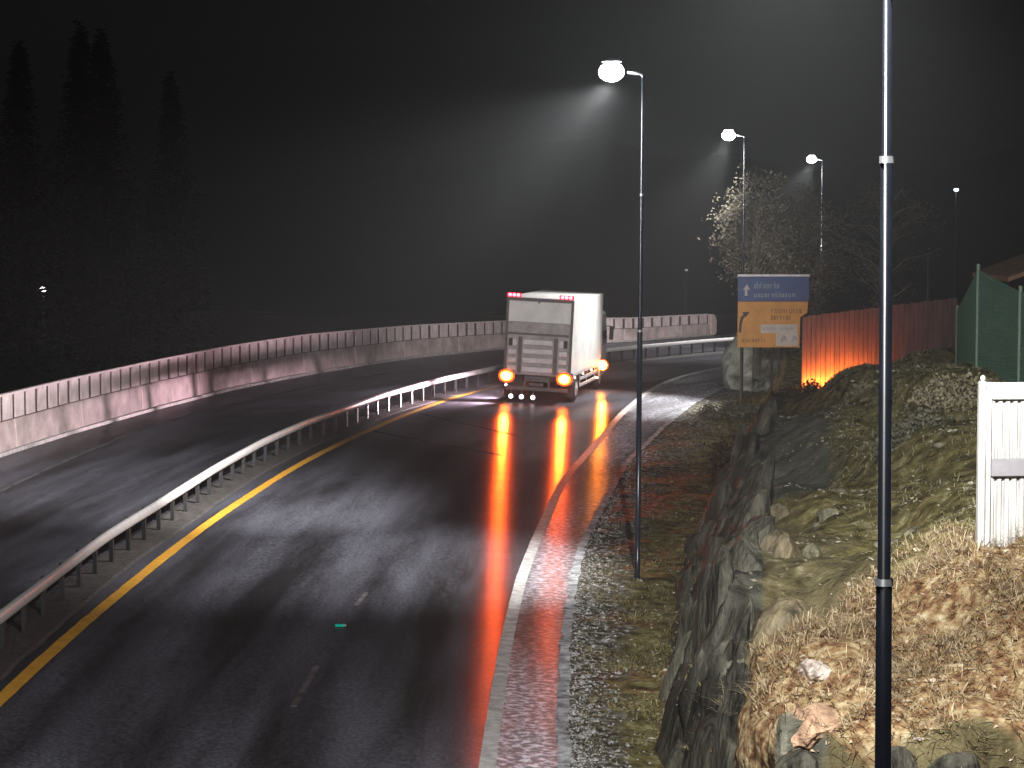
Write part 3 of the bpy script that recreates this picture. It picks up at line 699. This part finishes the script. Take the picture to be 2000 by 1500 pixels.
# ------------------------------------------------------------------ direction sign
M_BLUE = mat('blue_sign', (.018, .06, .22), .4, var=.2, scale=3)
M_ORANGE = mat('amber_sign', (.62, .27, .035), .4, var=.14, scale=2.5)
M_SWHITE = mat('sign_white', (.55, .5, .46), .45, var=.12, scale=3)
M_SBLACK = mat('sign_black', (.03, .018, .008), .5)
M_SBROWN = mat('sign_brown_letters', (.20, .085, .012), .5)
SG = tag(empty('road_sign', (8.45, 84, -.45), ), 'big blue and amber direction sign on posts at the right verge', 'road sign')
def sp(px, py, Y=84.0): return ((px - 1000) / 4450 * Y - 8.45, 6.8 - (py - 420) / 4450 * Y + .45)   # sizes read off the sign face
def quadz(m, pts, y0, y1): m.prism(pts, y0, y1)
m = MB(); bx0, bz1 = sp(1441, 540); bx1, bz0 = sp(1580, 588); m.box(bx0, bx1, -.03, .03, bz0, bz1, .012); blue = m.build('blue_panel', M_BLUE, SG)
m = MB(); m.prism([sp(1441, 588.5), sp(1441, 678), sp(1562, 678), sp(1563, 619), sp(1577, 610), sp(1578, 588.5)], -.03, .03); amber = m.build('amber_panel', M_ORANGE, SG)
m = MB(); m.box(bx0 - .02, bx1 + .02, -.045, .045, bz1 + .001, bz1 + .09, .01); m.build('top_rail', M_RUNG, SG)
m = MB(); ax, az = sp(1457, 577)
m.prism([(ax - .05, az), (ax + .05, az), (ax + .05, az + .24), (ax + .15, az + .2), (ax + .03, az + .42), (ax - .13, az + .2), (ax - .05, az + .24)], -.045, -.031); m.build('white_arrow', M_SWHITE, blue)
m = MB()
arc = [sp(x, y) for x, y in ((1445, 648), (1446, 632), (1449, 620), (1455, 613))]
L0 = []; R0 = []
for (x, z) in arc: L0.append((x - .04, z + .01)); R0.append((x + .055, z - .03))
m.prism(L0 + R0[::-1], -.045, -.031)
a, bz = sp(1455, 613); m.prism([(a - .1, bz + .07), (a + .03, bz - .12), (a + .18, bz + .09)], -.046, -.032); m.build('black_arrow', M_SBLACK, amber)
def marks(name, rows_, mat, parent, seed):    # blurred, unreadable lettering: uneven strokes
    rnd = random.Random(seed); m = MB()
    for px0, px1, py, h in rows_:
        x0, z0 = sp(px0, py); x1, _ = sp(px1, py); x = x0
        while x < x1 - .04:
            w_ = rnd.uniform(.05, .11); hh = h * rnd.choice((.7, .72, .75, 1)); st = .026
            k = rnd.randrange(3)
            m.box(x, x + st, -.044, -.031, z0, z0 + hh)
            if k != 0: m.box(x + w_ - st, x + w_, -.044, -.031, z0, z0 + h * .7)
            m.box(x + st, x + w_ - st, -.0435, -.031, z0 + h * (.0 if k == 1 else .45), z0 + h * (.0 if k == 1 else .45) + st)
            x += w_ + rnd.uniform(.03, .05)
    return m.build(name, mat, parent)
M_DIMW = mat('dim_white_letters', (.26, .32, .36), .5)
marks('lettering', [(1473, 1524, 563, .24)], M_DIMW, blue, 1); marks('lettering', [(1473, 1550, 580, .2)], M_DIMW, blue, 6)
marks('lettering', [(1506, 1566, 611, .22)], M_SBROWN, amber, 2); marks('lettering', [(1506, 1547, 624, .22)], M_SBROWN, amber, 7)
wx0, wz1 = sp(1486, 633); wx1, wz0 = sp(1558, 650)
MB().box(wx0, wx1, -.040, -.031, wz0, wz1).build('white_field', M_SWHITE, amber)
wx0, wz1 = sp(1516, 650.4); wx1, wz0 = sp(1559, 675)
f2 = MB().box(wx0, wx1, -.040, -.031, wz0, wz1).build('white_field', M_SWHITE, amber)
marks('lettering', [(1490, 1552, 645, .16)], M_GREYD, amber, 3)
m = MB()
for px in (1530, 1551):
    x, z = sp(px, 667); m.prism([(x - .1, z), (x - .02, z), (x + .03, z + .1), (x + .09, z + .02), (x + .13, z + .05), (x + .08, z + .22), (x - .04, z + .25), (x - .06, z + .12)], -.047, -.041)
m.build('symbol', M_GREYD, f2)
marks('lettering', [(1449, 1498, 668, .17)], M_SBROWN, amber, 5)
for px, top, bot in ((1449, 545, 800), (1509, 545, 790), (1523, 545, 790)):
    x, z1 = sp(px, top); _, z0 = sp(px, bot); m = MB(); m.tube([(x, .085, z0 - .5), (x, .085, z1)], .05, 12); m.build('sign_post', mat('dark_sign_post', (.08, .06, .055), .5, metal=.3, var=.3), SG)

# ------------------------------------------------------------------ pale rock behind the sign
M_PALE = mat('pale_lichen_rock', (.26, .29, .23), .75, var=.6, scale=1.6, bump=.8, bscale=5, c2=(.6, .64, .55))
def rock(name, c, r, seed, mat_, label, cat='rock', nu=40, nv=24):
    m = MB(); m.ell((0, 0, 0), (1, 1, 1), nu, nv); v = []; rnd = random.Random(seed)
    pl = []
    for _ in range(15):
        n = Vector((rnd.gauss(0, 1), rnd.gauss(0, 1), rnd.gauss(0, 1))).normalized(); pl.append((n, rnd.uniform(.5, 1.0)))
    for p in m.v:
        d = Vector(p).normalized(); k = min([dd / max(.05, n.dot(d)) for n, dd in pl if n.dot(d) > .05] + [1.15])
        q = d * 1.4 + Vector((seed * 3.1, 0, 0))
        k *= 1 + .10 * noise.noise(q * 1.3) + .07 * fbm(q.x * 3, q.y * 3, q.z * 3)
        v.append((d.x * k * r[0], d.y * k * r[1], d.z * k * r[2]))
    m.v = v; m.sm = [False] * len(m.sm)
    o = m.build(name, mat_); o.location = c; return tag(o, label, cat)
rock('rock', (10.4, 95.5, .45), (1.35, 1.5, 1.5), 1, M_PALE, 'pale lichen-grey rock face directly below the road sign')
rock('rock', (11.9, 95.0, .3), (.85, 1.2, 1.55), 5, M_PALE, 'narrower pale rock seen right of the paired sign posts')
M_DKROCK = mat('orange_brown_rock', (.26, .15, .09), .75, var=.5, scale=5, bump=.9, bscale=12, c2=(.52, .34, .22))
rock('rock', (2.84, 21.9, 1.74), (.36, .42, .30), 41, M_DKROCK, 'orange-brown rock jutting from the left tip of the dry grass ledge')
M_WROCK = mat('whitish_quartz_rock', (.45, .36, .3), .6, var=.4, scale=6, bump=.6, bscale=12, c2=(.75, .68, .62))
rock('rock', (3.15, 23.2, 2.08), (.24, .25, .20), 8, M_WROCK, 'whitish streaked rock on the dry ledge left of the nearest pole')
rock('rock', (4.15, 21.75, 1.78), (.30, .16, .07), 9, M_WROCK, 'flat pale stone on the front rim of the dry ledge')
M_DARKR = mat('dark_wet_rock', (.03, .028, .024), .45, var=.6, scale=2.5, bump=.9, bscale=7, c2=(.14, .135, .12))
# the blasted rock cutting: many angular slabs bedded into the step of the hillside
def slab(m, c, r, rotz, tilt, seed, nu=22, nv=14):
    t = MB(); t.ell((0, 0, 0), (1, 1, 1), nu, nv); rnd = random.Random(seed); pl = []
    for _ in range(13):
        n = Vector((rnd.gauss(0, 1), rnd.gauss(0, 1), rnd.gauss(0, .6))).normalized(); pl.append((n, rnd.uniform(.6, 1.0)))
    Mr = Matrix.Rotation(rotz, 3, 'Z') @ Matrix.Rotation(tilt, 3, 'Y'); v = []
    for p in t.v:
        d = Vector(p).normalized(); k = min([dd / max(.05, n.dot(d)) for n, dd in pl if n.dot(d) > .05] + [1.2])
        q = Vector((d.x * r[0], d.y * r[1], d.z * r[2])) * 2.2 + Vector((seed * 1.7, 0, 0))
        k *= 1 + .07 * fbm(q.x, q.y, q.z) + .05 * fbm(q.x * 3, q.y * 3, q.z * 2)
        v.append(Mr @ Vector((d.x * k * r[0], d.y * k * r[1], d.z * k * r[2])) + Vector(c))
    m.add(v, t.f, False)
def lin(Y, A): return float(np.interp(Y, A[:, 0], A[:, 1]))
rnd = random.Random(5)
m = MB(); Y = 24.5; k = 100
while Y < 60:
    xf, xt = lin(Y, XF), lin(Y, XT); zb = hill(xf - .1, Y); zt = hill(xt + .05, Y); h = max(.5, zt - zb)
    for q in range(3):
        k += 1; t = rnd.random()
        slab(m, (lerp(xf, xt, t) + .06, Y + rnd.uniform(-.4, .4), lerp(zb, zt, t) - .12 - .12 * h), (rnd.uniform(.16, .30), rnd.uniform(.3, .7), h * rnd.uniform(.30, .55)), rnd.uniform(-.4, .4), rnd.uniform(.02, .4), k)
    Y += rnd.uniform(.55, .95) * (1 + (Y - 24) * .02)
for i in range(34):
    x = rnd.uniform(2.65, 6.2); k += 1; zr = rnd.random()
    slab(m, (x, 21.45 - .25 * zr + rnd.uniform(-.08, .08), 1.52 - .9 * zr), (rnd.uniform(.14, .34), .2, rnd.uniform(.10, .22)), rnd.uniform(-.5, .5), rnd.uniform(-.2, .3), k, 16, 10)
tag(m.build('rock_cliff', mat('dark_wet_rock', (.018, .018, .015), .7, spec=.15, var=.6, scale=1.6, bump=1.0, bscale=9, stretch=(2.2, 1.6, .5), c2=(.12, .115, .09))), kind='structure')
m = MB()
for (x, y, rx, ry, rz_, dz, rt) in ((3.75, 32.6, .9, 1.6, 1.3, -1.25, -.15), (4.25, 35.6, .9, 1.6, 1.1, -1.0, .15), (4.55, 38.4, .8, 1.2, .9, -.75, .1), (3.2, 27.9, .5, .9, 1.0, -.6, .1)):
    k += 1; slab(m, (x, y, hill(x, y) + dz), (rx, ry, rz_), rt, .25, k, 30, 20)
tag(m.build('brown_rock_face', mat('olive_brown_rock', (.085, .07, .035), .65, var=.6, scale=1.5, bump=.8, bscale=8, stretch=(2.2, 1.5, .5), c2=(.24, .2, .12))), kind='structure')
m = MB()
for _ in range(14):
    Y = rnd.uniform(30, 52); x = lin(Y, XT) + rnd.uniform(.9, 3.6); k += 1; s_ = rnd.uniform(.05, .17)
    slab(m, (x, Y, hill(x, Y) - s_ * .25), (s_ * rnd.uniform(.8, 1.6), s_ * 1.2, s_ * rnd.uniform(.5, .9)), rnd.uniform(0, 3), .2, k, 14, 9)
tag(m.build('mossy_stones', mat('mossy_stone', (.09, .085, .045), .7, var=.6, scale=5, bump=.6, bscale=14, c2=(.27, .26, .17))), kind='stuff')

# ------------------------------------------------------------------ trees, bushes, hedge
def leafy(m, pts, n, spread, size, flat=.6):
    for _ in range(n):
        c = random.choice(pts); p = Vector(c) + Vector((random.gauss(0, spread), random.gauss(0, spread), random.gauss(0, spread * flat)))
        a = Vector((random.uniform(-1, 1), random.uniform(-1, 1), random.uniform(-1, 1))).normalized(); b = a.cross(Vector((random.uniform(-1, 1), random.uniform(-1, 1), .3))).normalized()
        s = size * random.uniform(.5, 1.4)
        m.add([p - a * s, p + b * s * .5, p + a * s, p - b * s * .5], [(0, 1, 2, 3)])
M_BARK = mat('grey_bark', (.16, .145, .12), .85, var=.4, scale=4, bump=.4)
def tree(base, H, rx, rz, zc, label, lm, seed, n=5200, size=.09, group=None, tips=46, spread=.24):
    random.seed(seed)
    r = tag(empty('tree', base), label, 'tree', group)
    tr = MB(); tr.tube([(0, 0, -.4), (.05, .05, H * .3), (-.05, .1, H * .62), (.02, .0, H * .9)], [.17, .13, .08, .025], 9)
    ends = []
    for k in range(tips):
        u = random.uniform(-1, 1); a = random.uniform(0, 2 * pi); q = math.sqrt(max(.02, 1 - u * u)) * random.uniform(.45, 1.0)
        e = Vector((rx * q * cos(a), rx * .85 * q * sin(a), zc + rz * u))
        if e.z < 1: continue
        s = Vector((0, .05, max(.8, e.z - random.uniform(.5, 1.4)))); s.z = min(s.z, H * .85)
        mid = s.lerp(e, .5) + Vector((random.uniform(-.2, .2), random.uniform(-.2, .2), random.uniform(.05, .3)))
        tr.tube([s, mid, e], [.045, .03, .01], 5)
        for _ in range(6):
            t2 = e + Vector((random.uniform(-.5, .5), random.uniform(-.5, .5), random.uniform(-.4, .35))); tr.tube([mid.lerp(e, .6), t2], [.016, .007], 4, cap=False); ends.append(t2)
        ends.append(e)
    tr.build('trunk', M_BARK, r)
    cr = MB(); leafy(cr, ends, n, spread, size); cr.build('crown', lm, r)
    return r
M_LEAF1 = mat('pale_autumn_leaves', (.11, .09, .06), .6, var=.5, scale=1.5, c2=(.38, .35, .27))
M_LEAF2 = mat('dark_brown_leaves', (.09, .075, .05), .7, var=.5, scale=1.2, c2=(.22, .19, .13))  # darker brown foliage
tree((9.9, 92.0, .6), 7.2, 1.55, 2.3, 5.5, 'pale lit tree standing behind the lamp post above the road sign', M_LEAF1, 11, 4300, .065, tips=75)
tree((12.4, 97.0, 1.0), 7.0, 1.9, 2.6, 4.2, 'broad dark tree right of the pale lit tree, under the farthest lamp', M_LEAF2, 12, 4200, .065, tips=95, spread=.3)
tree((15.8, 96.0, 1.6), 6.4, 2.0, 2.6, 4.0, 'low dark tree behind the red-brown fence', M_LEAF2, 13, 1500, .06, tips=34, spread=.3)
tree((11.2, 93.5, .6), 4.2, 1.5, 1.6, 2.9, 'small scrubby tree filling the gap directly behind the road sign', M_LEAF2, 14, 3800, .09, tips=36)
def bush(name, label, c, r, n, size, lm, seed, cat='bush'):
    random.seed(seed); R0 = tag(empty(name, c), label, cat)
    st = MB(); pts = []
    for k in range(46):
        a = random.uniform(0, 2 * pi); u = random.random(); q = math.sqrt(random.random())
        e = Vector((r[0] * q * cos(a), r[1] * q * sin(a), r[2] * (.15 + .85 * u * (1 - .6 * q * q)))); pts.append(e)
        st.tube([(e.x * .4, e.y * .4, -.15), (e.x * .8, e.y * .8, e.z * .6), e], [.014, .01, .004], 4, cap=False)
    st.build('stem', M_BARK, R0); lf = MB(); leafy(lf, pts, n, .13, size); lf.build('foliage', lm, R0); return R0
M_HEDGE = mat('dark_brown_twigs', (.028, .018, .008), .8, var=.5, scale=3, c2=(.07, .05, .025))
M_BUSH = mat('grey_green_foliage', (.07, .075, .05), .7, var=.5, scale=3, c2=(.17, .17, .11))
M_STRAWB = mat('withered_foliage', (.22, .19, .11), .7, var=.5, scale=4, c2=(.42, .38, .25))
bush('hedge', 'dark brown hedge in front of the orange-lit fence', (8.6, 65, .95), (1.3, .9, 1.0), 5200, .06, M_HEDGE, 21, 'hedge')
bush('hedge', 'dark scrub running down along the top of the rock cutting', (6.1, 59, .1), (.8, 3.4, .95), 4200, .06, M_HEDGE, 22, 'hedge')
bush('bush', 'grey-green bush on the slope just right of the nearest pole', (7.5, 41.5, 2.0), (.72, .7, 1.25), 3600, .05, M_BUSH, 23)
bush('bush', 'withered straw-coloured bush beside the top of the white metal gate', (8.6, 43.5, 3.0), (.8, .6, .75), 2600, .05, M_STRAWB, 24)
bush('bush', 'pale brush on the ridge below the green mesh fence', (8.6, 51, 2.5), (.9, .8, .7), 2200, .05, M_STRAWB, 25)
bush('bush', 'low olive shrub at the foot of the road sign', (7.75, 81, -.4), (.9, 1.3, .55), 2000, .06, M_BUSH, 26)
# conifers beyond the wall
random.seed(31)
M_FIR = mat('dark_fir_needles', (.0025, .003, .002), 1.0, spec=0., var=.4, scale=2)
def fir(H, rad, seed):
    random.seed(seed); r = empty('conifer'); t = MB(); t.tube([(0, 0, -.5), (0, 0, H * .5), (0, 0, H * .97)], [.26, .16, .03], 8); t.build('trunk', M_FIR, r)
    c = MB(); nl = int(H * 2.4)
    for i in range(nl):
        z = H * (.10 + .9 * i / nl); rr = rad * (1 - i / nl) ** .8 * random.uniform(.75, 1.15)
        for k in range(14):
            a = random.uniform(0, 2 * pi); d = Vector((cos(a), sin(a), -.35)); p0 = Vector((0, 0, z))
            for q in np.linspace(.15, 1, 7):
                p = p0 + d * rr * q + Vector((random.gauss(0, .12), random.gauss(0, .12), random.gauss(0, .3))); s = .32 * (1.2 - q * .6); sd = Vector((-sin(a), cos(a), 0)) * s * random.uniform(.5, 1.1)
                c.add([p - sd, p + d * s, p + sd, p - Vector((0, 0, s * .5))], [(0, 1, 2, 3)])
    c.build('crown', M_FIR, r); return r
FL = 'dark conifer beyond the far wall, barely visible against the night sky'
f0 = None
for i, (x, y, H) in enumerate(((-27.5, 128, 19), (-25, 133, 20.5), (-22.5, 126, 19.5), (-19.5, 131, 17.5), (-29.8, 130, 16.5))):
    if f0 is None: o = f0 = fir(19, 3.3, 31)
    else: o = copy_tree(f0)
    o.location = (x, y, -2.8); o.scale = (H / 19,) * 3; o.rotation_euler = (0, 0, i * 1.3); tag(o, FL, 'conifer', 'conifers beyond the far wall')

# ------------------------------------------------------------------ fences on the right bank
M_PLANK = mat('red_brown_planks', (.11, .06, .06), .7, var=.4, scale=2, stretch=(3, 3, .4), bump=.2)
PF = tag(empty('plank_fence', (9.2, 75.5, .8)), 'tall red-brown plank fence with an orange glow at its foot', 'fence')
m = MB(); x = 9.62; k = 0
while x < 14.7:
    wv = random.uniform(.13, .16); z1 = lerp(3.4, 4.1, (x - 9.2) / 5.6) + random.uniform(-.02, .02); dy = random.uniform(-.008, .008)
    m.box(x, x + wv, 75.45 + dy, 75.48 + dy, .6, z1, .004); x += wv + .012
m.build('planks', M_PLANK, PF, True)
for z in (1.3, 2.3, 3.2): MB().box(9.62, 14.7, 75.50, 75.56, z, z + .1).build('rail', M_PLANK, PF, True)
for x in (9.65, 11.2, 13.0, 14.5): MB().box(x, x + .1, 75.565, 75.66, .3, 3.4).build('post', M_PLANK, PF, True)
# low floodlight hidden behind the hedge, washing the planks orange
FLD = tag(empty('floodlight', (10.7, 74.4, 1.0)), 'small orange floodlight on the ground behind the dark hedge', 'floodlight')
MB().box(-.3, .3, -.06, .06, .0, .16, .02).build('housing', M_DGREY, FLD)
MB().box(-.27, .27, .061, .075, .03, .14).build('lens', emat('orange_flood', (1, .28, .03), 14), FLD)
l = bpy.data.lights.new('flood_beam', 'AREA'); l.shape = 'RECTANGLE'; l.size = 2.2; l.size_y = .1; l.energy = 240; l.color = (1, .22, .025); l.spread = R(150)
o = bpy.data.objects.new('flood_beam', l); col.objects.link(o); o.parent = FLD; o.location = (.1, .74, .15); o.rotation_euler = Vector((0, 1, .9)).to_track_quat('-Z', 'Y').to_euler()

M_MESHG = mat('green_fence_wire', (.03, .10, .065), .5, var=.2)
M_FPOST = mat('pale_green_post', (.2, .28, .22), .5, var=.15)
MF = tag(empty('mesh_fence', (9.7, 47, 3.4)), 'green wire mesh fence on pale posts at the top of the bank', 'fence')
FP = [(2075, 560, 750, 40.5), (1993, 558, 742, 43.5), (1910, 515, 742, 47), (1870, 596, 735, 56)]
def wpt(px, py, Y): return ((px - 1000) / 4450 * Y, Y, 6.8 - (py - 420) / 4450 * Y)
FPW = [(Vector(wpt(a, c, Y)), Vector(wpt(a, b_, Y))) for a, b_, c, Y in FP]
for lo, hi in FPW: MB().tube([lo - Vector((0, 0, .5)), hi], .036, 10).build('fence_post', M_FPOST, MF, True)
wires = MB()
for (a0, a1), (b0, b1) in zip(FPW[:-1], FPW[1:]):
    t0 = a1.copy(); t1 = b1.copy(); t0.z -= .12; t1.z -= .12
    if t0.z - a0.z > 2.2: pass
    L = (b0 - a0).length; n = int(L / .08)
    for i in range(n + 1):
        t = i / n; wires.tube([a0.lerp(b0, t) - Vector((0, 0, .2)), t0.lerp(t1, t)], .008, 4, cap=False)
    for j in range(36):
        u = j / 35; wires.tube([a0.lerp(t0, u), b0.lerp(t1, u)], .008, 4, cap=False)
wires.build('wire_mesh', M_MESHG, MF, True)

# white corrugated metal gate at the right edge
M_CORR = mat('white_corrugated_metal', (.42, .415, .40), .5, var=.25, scale=2.2, stretch=(3, 3, .7), c2=(.56, .55, .53))
M_CGREY = mat('grey_gate_rail', (.20, .195, .21), .5, var=.12)
GY = 25.0
GT_ = tag(empty('metal_gate', (5.21, GY, 3.1)), 'white corrugated metal gate panel with a grey middle rail at the right edge', 'gate')
gz0, gz1 = 3.02, 4.98; x0 = 5.13
m = MB(); sec = []
n = 0; x = 0.0; pitch = .085
while x < 2.6:
    for dx_, dy_ in ((0, 0), (.026, 0), (.036, .05), (.062, .05), (.072, 0)):
        sec.append([(x + dx_, dy_, -.5), (x + dx_, dy_, gz1 - 3.1 - .05)])
    x += pitch
m.loft(sec); Mg = Matrix.Rotation(R(6), 4, 'Z')
m.v = [tuple(Mg @ Vector(p)) for p in m.v]; sh = m.build('corrugated_sheet', M_CORR, GT_)
def gbox(name, a, mt, b_=.006):
    m = MB(); m.box(*a, b_, Mg); return m.build(name, mt, GT_)
gbox('gate_post', (-.075, .005, -.05, .05, -.5, gz1 - 3.1), M_CORR, .015); gbox('gate_stile', (.008, .06, -.06, -.003, -.5, gz1 - 3.1 - .01), M_CORR, .01)
gbox('top_rail', (.062, 2.6, -.07, -.002, gz1 - 3.1 - .20, gz1 - 3.1 - .015), M_CORR); gbox('middle_rail', (.062, 2.6, -.075, -.003, .83, 1.02), M_CGREY)
MB().ell((-.03, 0, gz1 - 3.1 + .03), (.03, .03, .035)).build('post_cap', M_CORR, GT_)
# shed roof corner behind the mesh fence
SHD = tag(empty('shed', (11.6, 50, 3.6)), 'brown roofed wooden shed whose eave pokes in at the right edge', 'shed')
MB().box(.05, 3.4, .3, 3.5, -.4, 1.6).build('wall', mat('dark_shed_planks', (.06, .045, .035), .8, var=.3), SHD)
m = MB(); m.loft([[(-.72, 0, 1.74), (-.72, 0, 1.84), (1.7, 0, 2.75), (4.1, 0, 1.84), (4.1, 0, 1.74), (1.7, 0, 2.63)], [(-.72, 3.9, 1.74), (-.72, 3.9, 1.84), (1.7, 3.9, 2.75), (4.1, 3.9, 1.84), (4.1, 3.9, 1.74), (1.7, 3.9, 2.63)]], close=True)
m.build('roof', mat('brown_roof', (.16, .085, .04), .7, var=.3, scale=6), SHD)
# far pole on the bank and faint distant lamps
m = MB(); m.tube([(wpt(1814, 575, 80)[0], 80, 2.2), wpt(1813, 503, 80)], [.06, .05], 10); tag(m.build('pole', M_POST), 'thin grey pole rising behind the red-brown fence', 'pole')
def far_lamp(px, py, Y, r, strength, label, colr=(1, .95, .95)):
    x, y, z = wpt(px, py, Y); g0 = -3.2; R0 = tag(empty('distant_lamp', (x, Y, g0)), label, 'lamp')
    MB().tube([(0, 0, 0), (0, 0, z - g0 + r * .4)], .07, 8).build('pole', M_POST, R0)
    MB().ell((0, -.1, z - g0 + r * .8), (r * 1.6, .3, r * .35), 12, 6, None, 0, 90).build('shade', M_HEAD, R0)
    MB().ell((0, -.12, z - g0), (r * 1.5, .25, r), 12, 8).build('bulb', emat('distant_bulb', colr, strength), R0)
far_lamp(85, 564, 185, .20, 12, 'small white lamp far off in the dark beyond the wall at left')
far_lamp(1864, 371, 170, .13, 3, 'tiny bluish lamp far off in the dark right of the nearest pole', (.8, .9, 1))
far_lamp(1340, 527, 190, .10, .2, 'faint tiny lamp far off left of the road sign')
far_lamp(222, 590, 200, .12, .35, 'faintest tiny lamp far off above the wall at left')

# ------------------------------------------------------------------ misty air
hz = MB(); hz.box(-260, 260, -12, 460, -4.3, 42); hzo = hz.build('haze', None)
hm = bpy.data.materials.new('haze'); hm.use_nodes = True; nt = hm.node_tree; nt.nodes.clear()
out = nt.nodes.new('ShaderNodeOutputMaterial'); pv = nt.nodes.new('ShaderNodeVolumePrincipled')
pv.inputs['Color'].default_value = (.9, .95, 1, 1); pv.inputs['Density'].default_value = .0009; pv.inputs['Anisotropy'].default_value = .25
nt.links.new(pv.outputs['Volume'], out.inputs['Volume']); hzo.data.materials.append(hm); tag(hzo, kind='stuff')
# the outer ground continues outside the misty air
